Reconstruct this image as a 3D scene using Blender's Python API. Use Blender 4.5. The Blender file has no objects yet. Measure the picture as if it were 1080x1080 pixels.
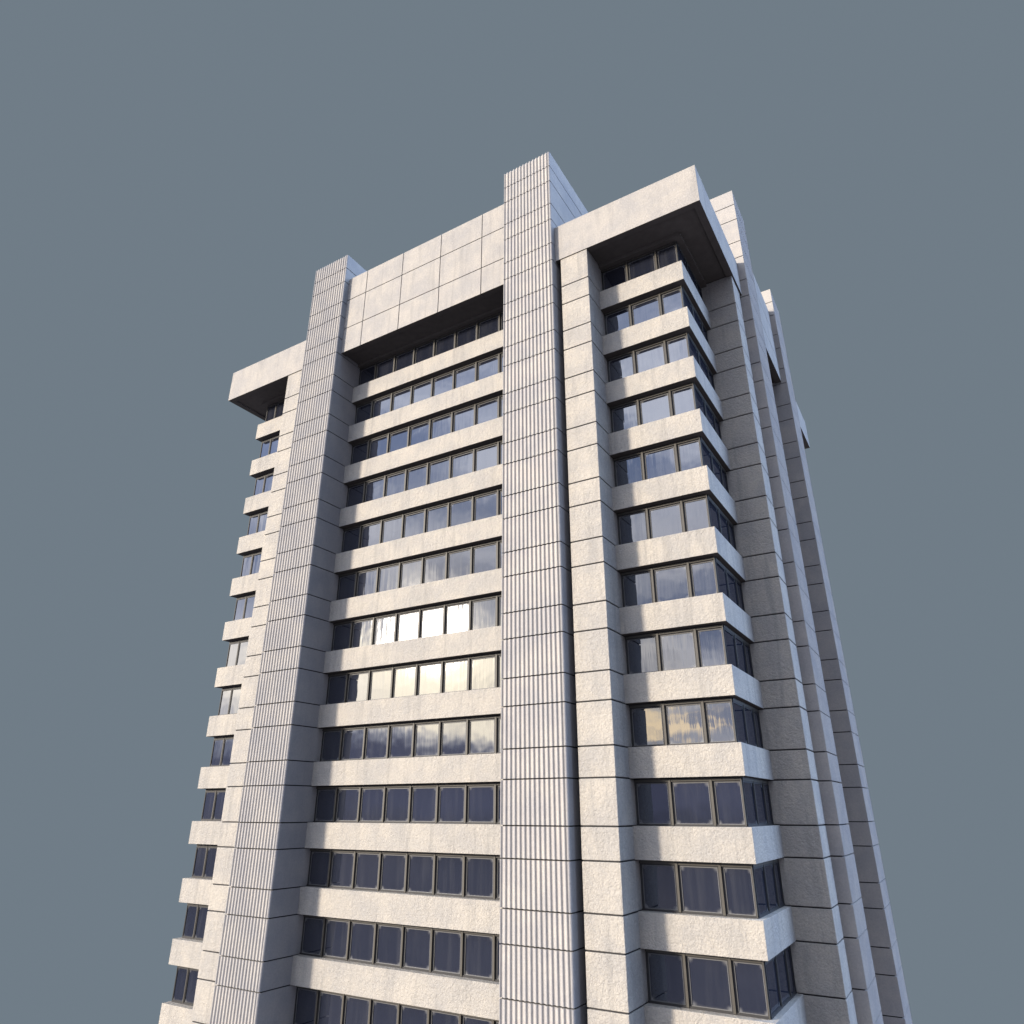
import bpy, bmesh, math, random
from mathutils import Vector, Matrix
random.seed(7)
C = bpy.context.scene.collection
F = 3.6                      # one storey in metres; plan dimensions below are in storeys
GZ = -4.0                    # lowest storey built, well below the bottom of the picture
XC, YC = 2.198, 5.224        # plan centre

def W(x, y, z):
    return Vector(((x - XC) * F, (y - YC) * F, (z - GZ) * F))

# ------------------------------------------------------------------ node helpers
class NT:
    def __init__(s, tree):
        s.t = tree; s.n = tree.nodes; s.l = tree.links
    def new(s, typ, **kw):
        n = s.n.new(typ)
        for k, v in kw.items(): setattr(n, k, v)
        return n
    def put(s, sock, v):
        if hasattr(v, 'is_linked') or isinstance(v, bpy.types.NodeSocket): s.l.new(v, sock)
        elif isinstance(v, (tuple, list)) and len(v) == 3 and sock.type == 'RGBA': sock.default_value = (*v, 1)
        else: sock.default_value = v
    def math(s, op, a, b=0.0, c=0.0, clamp=False):
        n = s.new('ShaderNodeMath', operation=op, use_clamp=clamp)
        s.put(n.inputs[0], a); s.put(n.inputs[1], b); s.put(n.inputs[2], c)
        return n.outputs[0]
    def vmath(s, op, a, b=(0, 0, 0)):
        n = s.new('ShaderNodeVectorMath', operation=op)
        s.put(n.inputs[0], a); s.put(n.inputs[1], b)
        return n
    def mix(s, f, a, b, blend='MIX'):
        n = s.new('ShaderNodeMix', data_type='RGBA', blend_type=blend)
        s.put(n.inputs[0], f); s.put(n.inputs[6], a); s.put(n.inputs[7], b)
        return n.outputs[2]
    def smooth(s, v, a, b, x=0.0, y=1.0):
        n = s.new('ShaderNodeMapRange', interpolation_type='SMOOTHSTEP')
        s.put(n.inputs[0], v)
        for i, q in enumerate((a, b, x, y)): s.put(n.inputs[i + 1], q)
        return n.outputs[0]
    def noise(s, vec, scale, detail=4, rough=0.55, dist=0.0):
        n = s.new('ShaderNodeTexNoise')
        s.put(n.inputs['Vector'], vec); s.put(n.inputs['Scale'], scale)
        s.put(n.inputs['Detail'], detail); s.put(n.inputs['Roughness'], rough); s.put(n.inputs['Distortion'], dist)
        return n.outputs[0]
    def scale(s, vec, sc):
        n = s.new('ShaderNodeMapping'); s.put(n.inputs[0], vec); n.inputs[3].default_value = sc
        return n.outputs[0]

def material(name):
    m = bpy.data.materials.new(name); m.use_nodes = True
    t = NT(m.node_tree); b = m.node_tree.nodes['Principled BSDF']
    return m, t, b

def bump(t, b, h, strength, dist):
    n = t.new('ShaderNodeBump'); n.inputs['Strength'].default_value = strength; n.inputs['Distance'].default_value = dist
    t.put(n.inputs['Height'], h); t.l.new(n.outputs[0], b.inputs['Normal'])

def concrete(name, base, bump_amt, speck, streak):
    """sprayed / cast concrete: mottling, rain streaks, pits, trowel grain"""
    m, t, b = material(name)
    pos = t.new('ShaderNodeNewGeometry').outputs['Position']
    cloud = t.noise(pos, 0.55, 5, 0.6)
    cl = t.smooth(cloud, 0.3, 0.7)
    fine = t.noise(pos, 9.0, 4, 0.65)
    stk = t.noise(t.scale(pos, (1.6, 1.6, 0.16)), 1.3, 5, 0.6, 0.4)
    st = t.smooth(stk, 0.48, 0.72)
    dark = tuple(c * 0.84 for c in base); warm = (base[0] * 1.03, base[1] * 1.0, base[2] * 0.94)
    col = t.mix(cl, dark, warm)
    col = t.mix(t.math('MULTIPLY', st, streak), col, tuple(c * 0.66 for c in base))
    col = t.mix(t.math('MULTIPLY', t.smooth(fine, 0.35, 0.68), speck), tuple(c * 0.76 for c in base), col) if False else \
        t.mix(t.math('MULTIPLY', t.math('SUBTRACT', 1.0, t.smooth(fine, 0.34, 0.6)), speck), col, tuple(c * 0.6 for c in base))
    grain = t.noise(pos, 11.0, 3, 0.7)
    col = t.mix(1.0, col, t.mix(t.smooth(grain, 0.28, 0.72), (1 - 0.38 * speck,) * 3, (1 + 0.34 * speck,) * 3), 'MULTIPLY')
    vor = t.new('ShaderNodeTexVoronoi'); t.put(vor.inputs['Vector'], pos); vor.inputs['Scale'].default_value = 2.1
    pit = t.math('SUBTRACT', 1.0, t.smooth(vor.outputs['Distance'], 0.03, 0.07))
    col = t.mix(t.math('MULTIPLY', pit, 0.35), col, tuple(c * 0.4 for c in base))
    t.l.new(col, b.inputs['Base Color'])
    b.inputs['Roughness'].default_value = 0.88
    b.inputs['Specular IOR Level'].default_value = 0.25
    h1 = t.noise(pos, 4.6, 6, 0.68, 0.5)
    h2 = t.noise(pos, 13.0, 5, 0.6)
    h = t.math('ADD', t.math('MULTIPLY', h1, 1.0), t.math('MULTIPLY', h2, 0.55))
    bump(t, b, h, 1.0, bump_amt)
    return m

M = {}
M['concrete'] = concrete('roughcast_concrete', (0.565, 0.525, 0.472), 0.075, 0.24, 0.62)
M['smooth'] = concrete('cast_concrete_panel', (0.508, 0.476, 0.442), 0.03, 0.22, 0.5)
M['flute'] = concrete('ribbed_concrete', (0.545, 0.515, 0.492), 0.012, 0.15, 0.18)
m, t, b = material('dark_joint'); b.inputs['Base Color'].default_value = (0.05, 0.047, 0.045, 1); b.inputs['Roughness'].default_value = 0.95; M['joint'] = m

m, t, b = material('shade_toned_soffit')  # underside shade put into a dark brown base colour
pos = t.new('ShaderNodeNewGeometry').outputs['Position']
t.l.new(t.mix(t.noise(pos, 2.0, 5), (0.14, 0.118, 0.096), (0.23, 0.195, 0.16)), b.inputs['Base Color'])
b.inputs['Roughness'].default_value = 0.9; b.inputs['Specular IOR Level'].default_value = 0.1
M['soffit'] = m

m, t, b = material('bronze_window_frame')
pos = t.new('ShaderNodeNewGeometry').outputs['Position']
t.l.new(t.mix(t.noise(pos, 3.0, 5), (0.062, 0.054, 0.042), (0.10, 0.088, 0.069)), b.inputs['Base Color'])
b.inputs['Roughness'].default_value = 0.55; b.inputs['Metallic'].default_value = 0.0
M['frame'] = m
m, t, b = material('dark_window_rebate'); b.inputs['Base Color'].default_value = (0.03, 0.028, 0.028, 1); b.inputs['Roughness'].default_value = 0.6; M['rebate'] = m
m, t, b = material('grey_glazing_bead'); b.inputs['Base Color'].default_value = (0.17, 0.165, 0.16, 1); b.inputs['Roughness'].default_value = 0.6; M['bead'] = m

# reflective tinted glass: dark body, mirror coat, rippled sheet, dirt at the pane edges
m = bpy.data.materials.new('tinted_glass'); m.use_nodes = True
t = NT(m.node_tree); m.node_tree.nodes.clear()
out = t.new('ShaderNodeOutputMaterial')
uv = t.new('ShaderNodeUVMap').outputs[0]
pos = t.new('ShaderNodeNewGeometry').outputs['Position']
sep = t.new('ShaderNodeSeparateXYZ'); t.l.new(uv, sep.inputs[0])
ux, uy = sep.outputs[0], sep.outputs[1]
dx = t.math('MINIMUM', ux, t.math('SUBTRACT', 1.0, ux)); dy = t.math('MINIMUM', uy, t.math('SUBTRACT', 1.0, uy))
corner = t.math('MULTIPLY', t.math('SUBTRACT', 1.0, t.smooth(dx, 0.0, 0.16)), t.math('SUBTRACT', 1.0, t.smooth(dy, 0.0, 0.14)))
edge = t.math('MAXIMUM', t.math('SUBTRACT', 1.0, t.smooth(dx, 0.0, 0.05)), t.math('SUBTRACT', 1.0, t.smooth(dy, 0.0, 0.045)))
dn = t.noise(pos, 5.0, 5, 0.65)
low = t.math('SUBTRACT', 1.0, t.smooth(uy, 0.0, 0.10))
dirt = t.math('ADD', t.math('MULTIPLY', edge, 0.05), t.math('ADD', t.math('MULTIPLY', corner, 0.5), t.math('MULTIPLY', low, 0.05)))
dirt = t.math('MULTIPLY', dirt, t.smooth(dn, 0.25, 0.65, 0.35, 1.0), clamp=True)
film = t.math('ADD', 0.012, t.math('MULTIPLY', t.smooth(t.noise(t.scale(pos, (1.0, 1.0, 0.08)), 2.6, 5, 0.6), 0.45, 0.75), 0.035))
dirt = t.math('MAXIMUM', dirt, film)
wav = t.noise(t.scale(pos, (1.0, 1.0, 0.10)), 2.2, 3, 0.5)
wav2 = t.noise(pos, 0.55, 2, 0.5)
bn = t.new('ShaderNodeBump'); bn.inputs['Strength'].default_value = 1.0; bn.inputs['Distance'].default_value = 0.05
t.put(bn.inputs['Height'], t.math('ADD', t.math('MULTIPLY', wav, 0.13), t.math('MULTIPLY', wav2, 0.22)))
body = t.new('ShaderNodeBsdfDiffuse'); body.inputs[0].default_value = (0.012, 0.015, 0.028, 1)
gl = t.new('ShaderNodeBsdfGlossy'); gl.inputs['Roughness'].default_value = 0.03; gl.inputs[0].default_value = (0.95, 0.95, 1.0, 1)
t.l.new(bn.outputs[0], gl.inputs['Normal'])
lw = t.new('ShaderNodeLayerWeight'); lw.inputs[0].default_value = 0.35
refl = t.math('ADD', 0.15, t.math('MULTIPLY', lw.outputs['Fresnel'], 0.30), clamp=True)
mx = t.new('ShaderNodeMixShader'); t.put(mx.inputs[0], refl); t.l.new(body.outputs[0], mx.inputs[1]); t.l.new(gl.outputs[0], mx.inputs[2])
dd = t.new('ShaderNodeBsdfDiffuse'); dd.inputs[0].default_value = (0.46, 0.45, 0.43, 1)
mx2 = t.new('ShaderNodeMixShader'); t.put(mx2.inputs[0], dirt); t.l.new(mx.outputs[0], mx2.inputs[1]); t.l.new(dd.outputs[0], mx2.inputs[2])
t.l.new(mx2.outputs[0], out.inputs[0])
M['glass'] = m

# ------------------------------------------------------------------ object helpers
def obj(name, bm, mats, parent=None, smooth=False):
    me = bpy.data.meshes.new(name)
    bmesh.ops.recalc_face_normals(bm, faces=bm.faces[:])
    bm.to_mesh(me); bm.free()
    for mm in (mats if isinstance(mats, (list, tuple)) else [mats]): me.materials.append(mm)
    o = bpy.data.objects.new(name, me); C.objects.link(o)
    if parent: o.parent = parent
    return o

def prism(bm, pts, z0, z1, fn, mat=0, bevel=0.0):
    """extrude plan polygon (t,d) between heights; fn maps facade coords to the world"""
    lo = [bm.verts.new(fn(a, d, z0)) for a, d in pts]; hi = [bm.verts.new(fn(a, d, z1)) for a, d in pts]
    fs = [bm.faces.new(lo[::-1]), bm.faces.new(hi)]
    n = len(pts)
    for i in range(n): fs.append(bm.faces.new((lo[i], lo[(i + 1) % n], hi[(i + 1) % n], hi[i])))
    for f in fs: f.material_index = mat
    if bevel:
        bmesh.ops.recalc_face_normals(bm, faces=fs)
        es = list({e for f in fs for e in f.edges})
        bmesh.ops.bevel(bm, geom=es, offset=bevel, segments=2, profile=0.6, affect='EDGES', clamp_overlap=True)

def box(bm, a0, a1, d0, d1, z0, z1, fn, mat=0, bevel=0.0):
    prism(bm, [(a0, d0), (a1, d0), (a1, d1), (a0, d1)], z0, z1, fn, mat, bevel)

front = lambda a, d, z: W(a, d, z)
XF = 8.343
right = lambda a, d, z: W(XF - d, a, z)
plan = lambda x, y, z: W(x, y, z)

S = 0.4066
ZCB, ZCT, ZT = 9.045, 9.868, 11.80
def levels(top):
    zs = []
    for k in range(-4, 13):
        zs += [k, k + S]
    zs = [z for z in zs if z < top - 0.12] + [top]
    return zs

B = bpy.data.objects.new('office_tower', None); C.objects.link(B)
B['label'] = 'tall pale concrete office tower with ribbed piers and bands of dark tinted windows'
B['category'] = 'building'

BV = 0.034
JG = 0.0092       # half joint gap (storeys)
def plain_pier(a0, a1, d0, d1, fn, top):
    bm = bmesh.new()
    zs = levels(top)
    for z0, z1 in zip(zs[:-1], zs[1:]):
        box(bm, a0, a1, d0, d1, z0 + (JG if z0 > GZ else 0), z1 - (JG if z1 < top else 0), fn, 0, BV)
    i = 0.018
    box(bm, a0 + i, a1 - i, d0 + i, d1 - i, GZ, top - 0.03, fn, 1)
    return obj('plain_pier', bm, [M['concrete'], M['joint']], B)

def fluted_pier(a0, a1, d1, fn, nrib=14):
    bm = bmesh.new()
    zs = levels(ZT)
    p = (a1 - a0) / nrib
    gd = 0.020
    pts = []
    seg = 10
    for i in range(nrib * seg + 1):          # soft, rounded ribs
        u = i / seg
        c = 0.5 - 0.5 * math.cos(2 * math.pi * (u + 0.5))     # 1 on a rib's edge start, 0 in mid groove
        c = max(0.0, min(1.0, 0.5 + (c - 0.5) * 1.25))
        pts.append((a0 + u * p, gd * (1.0 - c)))
    r = 0.035                                # eased outer arris
    pts = [q for q in pts if q[0] < a1 - r]
    pts += [(a1 - r + r * math.sin(th), r - r * math.cos(th)) for th in (0.0, 0.4, 0.8, 1.2, math.pi / 2)]
    pts += [(a1, d1), (a0, d1)]
    for z0, z1 in zip(zs[:-1], zs[1:]):
        prism(bm, pts, z0 + (JG if z0 > GZ else 0), z1 - (JG if z1 < ZT else 0), fn, 0)
    i = 0.018
    box(bm, a0 + i, a1 - i, gd + i, d1 - i, GZ, ZT - 0.03, fn, 1)
    return obj('fluted_pier', bm, [M['flute'], M['joint']], B)

# piers of the front and of the right-hand side
FL0, FL1, FR0, FR1 = -1.0485, 0.0, 4.3956, 5.4567
PL0, PL1, PR0, PR1 = -1.696, -1.150, 5.556, 6.096
R1, R2, R3, R4, R5, R6, R7, R8 = 2.226, 2.787, 2.884, 3.930, 6.467, 7.564, 7.66, 8.222
fluted_pier(FL0, FL1, 2.2, front); fluted_pier(FR0, FR1, 2.2, front)
fluted_pier(R3, R4, 2.2, right); fluted_pier(R5, R6, 2.2, right)
plain_pier(PL0, PL1, 0.148, 1.2, front, ZCB + 0.02); plain_pier(PR0, PR1, 0.148, 1.2, front, ZCB + 0.02)
plain_pier(R1, R2, 0.171, 1.2, right, ZCB + 0.02); plain_pier(R7, R8, 0.171, 1.2, right, ZCB + 0.02)
left = lambda a, d, z: W(2 * XC - XF + d, a, z)
plain_pier(R1, R2, 0.171, 1.2, left, ZCB + 0.02)
fluted_pier(R3, R4, 2.2, left)

# the solid core that the facades are hung on
bm = bmesh.new()
box(bm, -3.02, 7.40, 0.90, 9.60, GZ, 9.5, plan)
obj('core_wall', bm, M['concrete'], B)
bm = bmesh.new()
box(bm, -0.9, 5.3, 1.0, 9.4, 9.4, 10.7, plan)
box(bm, -2.2, 6.6, 3.2, 7.3, 9.4, 10.7, plan)
obj('roof', bm, M['smooth'], B)

def shade_bottom(bm, idx):  # downward concrete faces take the dark colour standing in for shade
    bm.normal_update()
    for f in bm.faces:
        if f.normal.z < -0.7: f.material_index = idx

def recalc(bm): bmesh.ops.recalc_face_normals(bm, faces=bm.faces[:])

YS, YG = 0.630, 0.780
XSR, XGR = 7.656, 7.570         # right spandrel face / right glass plane
XSL, XGL = -3.188, -3.115
DSR = XF - XSR                  # spandrel depth on the right facade
YSB = 10.447 - 0.63; YGB = 10.447 - 0.78
YSB, YGB = 2 * YC - YS, 2 * YC - YG
TH = 0.24
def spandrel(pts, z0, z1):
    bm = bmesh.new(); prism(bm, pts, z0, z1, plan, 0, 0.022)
    recalc(bm); shade_bottom(bm, 1)
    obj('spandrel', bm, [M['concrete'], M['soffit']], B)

# ---- glazing
def glass(parent, a0, a1, z0, z1, d, fn):
    bm = bmesh.new(); uvl = bm.loops.layers.uv.new('UVMap')
    tx, tz = random.gauss(0, 0.0009), random.gauss(0, 0.0009)   # panes never sit perfectly in plane
    v = [bm.verts.new(fn(a, d + sx * tx + sz * tz, z)) for a, z, sx, sz in ((a0, z0, -1, -1), (a1, z0, 1, -1), (a1, z1, 1, 1), (a0, z1, -1, 1))]
    f = bm.faces.new(v)
    for l, q in zip(f.loops, ((0, 0), (1, 0), (1, 1), (0, 1))): l[uvl].uv = q
    me = bpy.data.meshes.new('window_pane'); bm.to_mesh(me); bm.free(); me.materials.append(M['glass'])
    o = bpy.data.objects.new('window_pane', me); C.objects.link(o); o.parent = parent

MW, RW, BD = 0.016, 0.038, 0.008       # half mullion, half rebate, bead
def ribbon(segs, k):
    """segs: list of (fn, glass depth, [post positions], end flags)"""
    zb, zt = (k + S, k + 1)
    bm = bmesh.new(); panes = []
    for fn, d, posts, e0, e1 in segs:
        a0, a1 = posts[0], posts[-1]
        slim = fn is not front or posts[0] < -2
        PR, MW, RW = (0.014, 0.008, 0.020) if slim else (0.034, 0.016, 0.038)
        box(bm, a0, a1, d - 0.006, d + 0.022, zt - 0.062, zt + 0.004, fn, 1)         # head rebate
        box(bm, a0, a1, d - 0.8 * PR, d + 0.02, zt - 0.046, zt - 0.012, fn, 0, 0.006)  # head rail
        box(bm, a0, a1, d - 0.6 * PR, d + 0.021, zb - 0.004, zb + 0.026, fn, 1)         # sill rail
        for i, a in enumerate(posts):
            h = MW; r = RW
            if i == 0: lo, hi, rl, rh = (a, a + h * 0.8, a, a + r * 0.7) if e0 else (a, a + 0.001, a, a + 0.03)
            elif i == len(posts) - 1: lo, hi, rl, rh = (a - h * 0.8, a, a - r * 0.7, a) if e1 else (a - 0.001, a, a - 0.03, a)
            else: lo, hi, rl, rh = a - h, a + h, a - r, a + r
            box(bm, rl, rh, d - 0.008, d + 0.018, zb + 0.02, zt - 0.05, fn, 1)
            if hi - lo > 0.01: box(bm, lo, hi, d - PR, d + 0.012, zb + 0.010, zt - 0.018, fn, 0, 0.008)
        for i in range(len(posts) - 1):
            l = posts[i] + (RW if i else (RW * 0.7 if e0 else 0.03)); r = posts[i + 1] - (RW if i < len(posts) - 2 else (RW * 0.7 if e1 else 0.03))
            b0, b1 = zb + 0.026, zt - 0.062
            for (p, q, s0, s1) in ((l, r, b0, b0 + BD), (l, r, b1 - BD, b1), (l, l + BD, b0 + BD, b1 - BD), (r - BD, r, b0 + BD, b1 - BD)):
                box(bm, p, q, d - 0.004, d + 0.02, s0, s1, fn, 1 if slim else 2)
            panes.append((l + BD * 0.5, r - BD * 0.5, b0 + BD * 0.5, b1 - BD * 0.5, d + 0.006, fn))
    o = obj('ribbon_window', bm, [M['frame'], M['rebate'], M['bead']], B)
    for p in panes: glass(o, *p)

cen = [FL1 + 0.004, 0.5035, 1.0595, 1.613, 2.166, 2.721, 3.277, 3.8275, FR0 - 0.004]
frt = [PR1 + 0.004, 6.610, 7.171, XGR]
sid = [YG, 1.33, 1.88, R1 - 0.004]
lft = [XGL, -2.79, -2.24, PL0 - 0.004]
sidr = [XF - q for q in ()]
cenr = [R4 + 0.004, 4.44, 4.94, 5.44, 5.94, R5 - 0.004]
sidb = [R8 + 0.004, 8.57, 9.12, YGB]
DGR = XF - XGR; DGL = XGL - (2 * XC - XF)
back = lambda a, d, z: W(a, 2 * YC - d, z)
for k in range(-4, 9):
    z0 = k
    z1 = k + S
    E_ = 0.008
    spandrel([(FL1 - E_, YS), (FR0 + E_, YS), (FR0 + E_, YS + TH), (FL1 - E_, YS + TH)], z0, z1)
    spandrel([(PR1 - E_, YS), (XSR, YS), (XSR, R1 + E_), (XSR - TH, R1 + E_), (XSR - TH, YS + TH), (PR1 - E_, YS + TH)], z0, z1)
    spandrel([(PL1 - E_ - 0.4, YS), (PL1 - E_ - 0.4, YS + TH), (XSL + TH, YS + TH), (XSL + TH, R1 + E_), (XSL, R1 + E_), (XSL, YS)], z0, z1)
    spandrel([(XSR, R4 - E_), (XSR, R5 + E_), (XSR - TH, R5 + E_), (XSR - TH, R4 - E_)], z0, z1)
    spandrel([(XSR, R8 - E_), (XSR, YSB), (6.0, YSB), (6.0, YSB - TH), (XSR - TH, YSB - TH), (XSR - TH, R8 - E_)], z0, z1)
    ribbon([(front, YG, cen, False, False)], k)
    ribbon([(front, YG, frt, False, True), (right, DGR, sid, True, False)], k)
    ribbon([(front, YG, lft, True, False), (left, DGL, sid, True, False)], k)
    ribbon([(right, DGR, cenr, False, False)], k)
    ribbon([(right, DGR, sidb, False, True)], k)

# ---- corner cornices (plain deep caps) with stepped soffits
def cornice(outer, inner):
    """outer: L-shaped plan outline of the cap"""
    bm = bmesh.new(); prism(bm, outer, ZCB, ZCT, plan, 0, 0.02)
    recalc(bm); shade_bottom(bm, 1)
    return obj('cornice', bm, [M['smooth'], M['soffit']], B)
YCAP, XCR, XCL = 0.129, 8.204, -3.823
LT = 0.13
def cap(x_in, x_out, y_out, y_in, sx, sy):
    # a rim wall around the edge, a raised soffit inside it and a roof deck on top
    e = 0.006
    rim = [(x_in, y_out), (x_out, y_out), (x_out, y_in), (x_out - sx * LT, y_in), (x_out - sx * LT, y_out + sy * LT), (x_in, y_out + sy * LT)]
    o = cornice(rim, None)
    bm = bmesh.new()
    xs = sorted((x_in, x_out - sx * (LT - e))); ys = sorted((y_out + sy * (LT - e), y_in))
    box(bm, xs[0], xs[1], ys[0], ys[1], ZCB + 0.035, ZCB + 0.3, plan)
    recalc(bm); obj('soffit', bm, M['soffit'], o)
    bm = bmesh.new()
    box(bm, xs[0], xs[1], ys[0], ys[1], ZCB + 0.31, ZCT - 0.08, plan)
    obj('roof_deck', bm, M['smooth'], o)
    return o
o = cap(FR1, XCR, YCAP, R3, 1, 1)
bm = bmesh.new()       # trim board round the head of the top windows
prism(bm, [(PR1, 0.665), (XSR + 0.03, 0.665), (XSR + 0.03, R1), (XGR - 0.02, R1), (XGR - 0.02, YG + 0.03), (PR1, YG + 0.03)], ZCB - 0.04, ZCB + 0.05, plan, 0, 0.01)
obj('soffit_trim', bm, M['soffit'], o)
o = cap(FL0, XCL, YCAP, R3, -1, 1)
bm = bmesh.new()
prism(bm, [(PL0, 0.665), (XSL - 0.03, 0.665), (XSL - 0.03, R1), (XGL + 0.02, R1), (XGL + 0.02, YG + 0.03), (PL0, YG + 0.03)], ZCB - 0.04, ZCB + 0.05, plan, 0, 0.01)
obj('soffit_trim', bm, M['soffit'], o)
cap(5.3, XCR, 2 * YC - YCAP, R6, 1, -1)
cap(-0.9, XCL, 2 * YC - YCAP, R6, -1, -1)

# ---- central parapets built of cast panels with open joints
def parapet(fn, a0, a1, d, vj, hj, top, dw):
    bm = bmesh.new()
    va = [a0] + vj + [a1]; hz = [ZCB] + hj + [top]
    g = 0.008
    for i in range(len(va) - 1):
        for j in range(len(hz) - 1):
            box(bm, va[i] + (g if i else 0), va[i + 1] - (g if i < len(va) - 2 else 0), d, d + 0.14,
                hz[j] + (g if j else 0), hz[j + 1] - (g if j < len(hz) - 2 else 0), fn, 0, 0.018)
    box(bm, a0 + 0.01, a1 - 0.01, d + 0.014, d + 0.12, ZCB + 0.01, top - 0.02, fn, 2)
    recalc(bm); shade_bottom(bm, 1)
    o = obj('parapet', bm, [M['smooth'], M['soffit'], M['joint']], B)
    bm = bmesh.new()
    box(bm, a0, a1, d + 0.125, dw + 0.06, ZCB + 0.03, ZCB + 0.25, fn)
    box(bm, a0, a1, dw - 0.09, dw + 0.05, ZCB - 0.035, ZCB + 0.04, fn, 0, 0.01)
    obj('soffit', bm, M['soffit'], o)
    return o
parapet(front, FL1, FR0, 0.1455, [0.5735, 1.639, 2.702, 3.768], [9.704, 10.518], 11.152, YG)
parapet(right, R4, R5, 0.125, [4.6, 5.2, 5.8], [9.704, 10.518], 11.152, DGR)

# ------------------------------------------------------------------ sun, sky
EL, AZ = math.radians(13.3), math.radians(38.0)
sdir = Vector((-math.sin(AZ) * math.cos(EL), -math.cos(AZ) * math.cos(EL), math.sin(EL)))
L = bpy.data.lights.new('sun', 'SUN'); L.energy = 5.0; L.angle = math.radians(6.5); L.color = (1.0, 0.905, 0.785)
lo = bpy.data.objects.new('sun', L); C.objects.link(lo)
lo.rotation_euler = sdir.to_track_quat('Z', 'Y').to_euler(); lo.location = (-60, -80, 60)

w = bpy.data.worlds.new('World'); bpy.context.scene.world = w; w.use_nodes = True
t = NT(w.node_tree); w.node_tree.nodes.clear()
wo = t.new('ShaderNodeOutputWorld'); bg = t.new('ShaderNodeBackground')
d = t.vmath('NORMALIZE', t.new('ShaderNodeTexCoord').outputs['Generated']).outputs[0]
sk = t.new('ShaderNodeTexSky'); sk.sky_type = 'NISHITA'; sk.sun_disc = False
sk.sun_elevation = EL; sk.sun_rotation = math.pi + AZ
def dot(v): return t.vmath('DOT_PRODUCT', d, tuple(v)).outputs['Value']
sepd = t.new('ShaderNodeSeparateXYZ'); t.l.new(d, sepd.inputs[0]); dz = sepd.outputs[2]
# clear blue sky, brighter in the quarter that faces the right-hand side
sky = t.mix(1.0, sk.outputs[0], (0.045, 0.045, 0.05), 'MULTIPLY')
blue = t.smooth(dot(Vector((0.80, 0.38, 0.55)).normalized()), 0.30, 0.92)
sky = t.mix(1.0, sky, t.mix(blue, (0, 0, 0), (1.9, 2.7, 4.3)), 'ADD')
# broken cloud over the side of the sun
cm = t.new('ShaderNodeMapping'); t.l.new(d, cm.inputs[0]); cm.inputs[3].default_value = (1.0, 1.0, 2.2)
n1 = t.noise(cm.outputs[0], 4.2, 6, 0.5, 0.4)
ccol = t.mix(t.smooth(n1, 0.34, 0.68), (0.26, 0.33, 0.50), (1.0, 1.02, 1.08))
towards = t.smooth(dot((0, -1, 0)), -0.2, 0.35)
sunward = t.smooth(dot(Vector((sdir.x, sdir.y, 0.25)).normalized()), 0.1, 0.9)
csky = t.mix(1.0, ccol, t.mix(sunward, (0.20, 0.215, 0.26), (2.05, 2.05, 2.05)), 'MULTIPLY')
csky = t.mix(1.0, csky, t.mix(t.smooth(dz, 0.30, 0.55), (1, 1, 1), (1.32, 1.38, 1.47)), 'MULTIPLY')
csky = t.mix(1.0, csky, t.mix(t.smooth(dot(Vector((-0.87, -0.45, 0.2)).normalized()), 0.90, 0.985), (1, 1, 1), (1.5, 1.48, 1.46)), 'MULTIPLY')
sky = t.mix(towards, sky, csky)
# dark bank of cloud low over the horizon on that side
lump = t.math('SUBTRACT', t.noise(cm.outputs[0], 5.0, 5, 0.55), 0.5)
edge = t.math('ADD', dz, t.math('MULTIPLY', lump, -0.07))
bank = t.math('MULTIPLY', t.math('SUBTRACT', 1.0, t.smooth(edge, 0.066, 0.098)), towards)
sky = t.mix(bank, sky, (0.24, 0.265, 0.42))
# bright golden veil round the low sun, wider than it is high
gdir = Vector((sdir.x, sdir.y, 0))
ga = dot(gdir.normalized())
gh = t.smooth(ga, 0.90, 0.985)
gz = t.math('SUBTRACT', dz, t.math('MULTIPLY', lump, 0.10))
gv = t.math('MULTIPLY', t.smooth(gz, 0.074, 0.116), t.math('SUBTRACT', 1.0, t.smooth(gz, 0.195, 0.255)))
glow = t.math('MULTIPLY', t.math('MULTIPLY', gh, gv), t.smooth(n1, 0.36, 0.60, 0.30, 1.0))
core = t.math('POWER', t.math('MAXIMUM', dot(sdir), 0.0), 420.0)
va = t.math('ADD', t.math('MULTIPLY', glow, 3.5), t.math('MULTIPLY', core, 4.0))
comb = t.new('ShaderNodeCombineXYZ'); t.put(comb.inputs[0], va); t.put(comb.inputs[1], t.math('MULTIPLY', va, 0.83)); t.put(comb.inputs[2], t.math('MULTIPLY', va, 0.46))
sky = t.mix(1.0, sky, comb.outputs[0], 'ADD')
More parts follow.
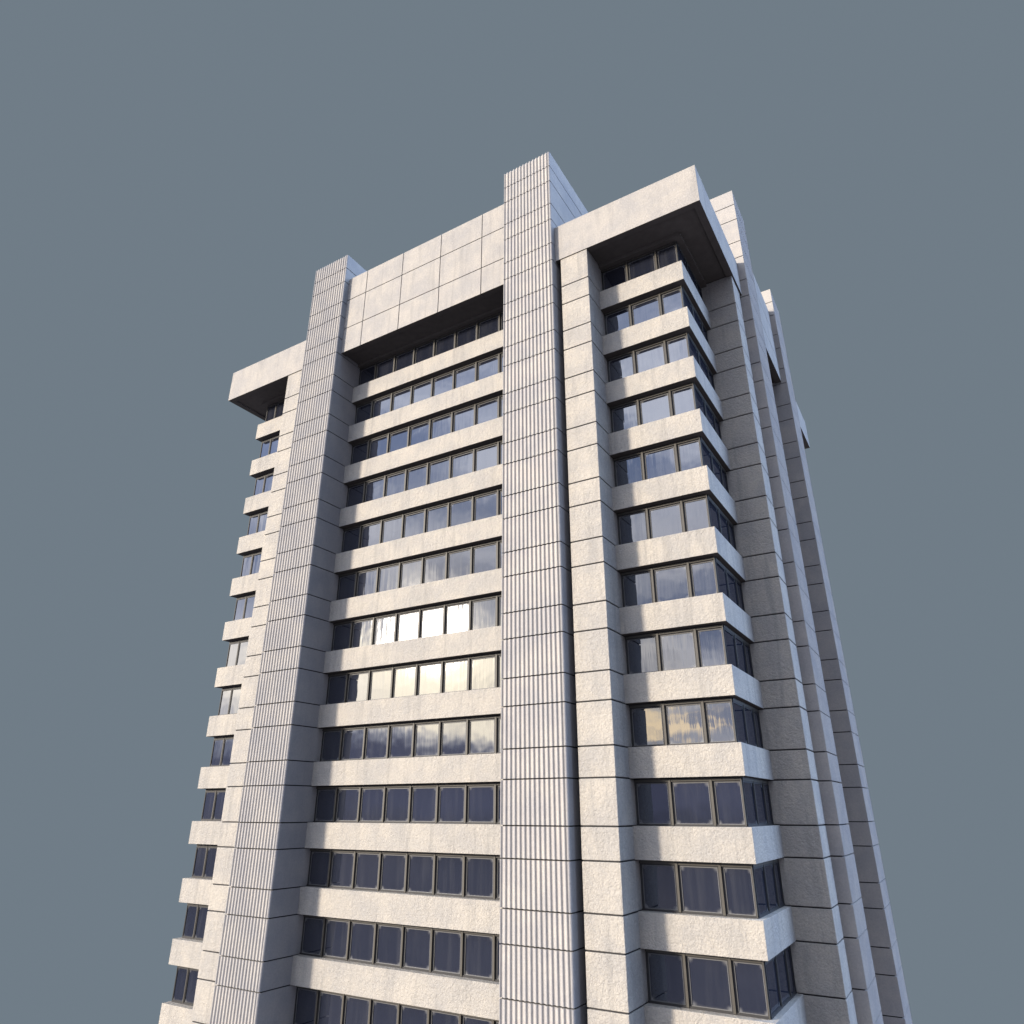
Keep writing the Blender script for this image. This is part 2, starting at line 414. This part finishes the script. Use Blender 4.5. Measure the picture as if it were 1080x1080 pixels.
# golden streaks of cloud low down, further round from the sun
A2 = math.radians(19.0)
g2 = t.smooth(dot(Vector((-math.sin(A2), -math.cos(A2), 0.11)).normalized()), 0.985, 0.998)
cs = t.new('ShaderNodeMapping'); t.l.new(d, cs.inputs[0]); cs.inputs[3].default_value = (1.0, 1.0, 7.0)
strk = t.smooth(t.noise(cs.outputs[0], 6.0, 4, 0.5, 0.3), 0.46, 0.62)
band = t.math('MULTIPLY', t.smooth(dz, 0.070, 0.095), t.math('SUBTRACT', 1.0, t.smooth(dz, 0.125, 0.17)))
sky = t.mix(t.math('MULTIPLY', t.math('MULTIPLY', g2, band), strk, clamp=True), sky, (4.4, 3.5, 2.2))
# dark land and haze below the horizon
sky = t.mix(t.math('SUBTRACT', 1.0, t.smooth(dz, -0.03, 0.012)), sky, t.mix(t.smooth(n1, 0.3, 0.7), (0.12, 0.135, 0.20), (0.24, 0.245, 0.31)))
# even grey-blue haze filling the opposite quarter of the sky
fwd = Vector((-0.477, 0.786, 0.395)).normalized()
haze = t.smooth(dot(fwd), 0.36, 0.62)
sky = t.mix(haze, sky, (0.1620, 0.2030, 0.2423))
t.l.new(sky, bg.inputs[0]); bg.inputs[1].default_value = 1.0
t.l.new(bg.outputs[0], wo.inputs[0])

# ------------------------------------------------------------------ camera
cd = bpy.data.cameras.new('camera'); cam = bpy.data.objects.new('camera', cd); C.objects.link(cam)
cam.location = W(10.0111, -8.9330, -0.40564)
cam.rotation_euler = (math.pi / 2 + 0.405747, 0.0, 0.545760)
cd.sensor_fit = 'HORIZONTAL'; cd.sensor_width = 36.0; cd.lens = 36.0 * 733.355 / 1080.0
cd.clip_start = 0.1; cd.clip_end = 8000.0
sc = bpy.context.scene; sc.camera = cam
sc.view_settings.view_transform = 'Standard'; sc.view_settings.look = 'None'; sc.view_settings.exposure = 0
sc.render.engine = 'CYCLES'
sc.cycles.diffuse_bounces = 0
sc.cycles.sample_clamp_direct = 2.5; sc.cycles.sample_clamp_indirect = 4.0
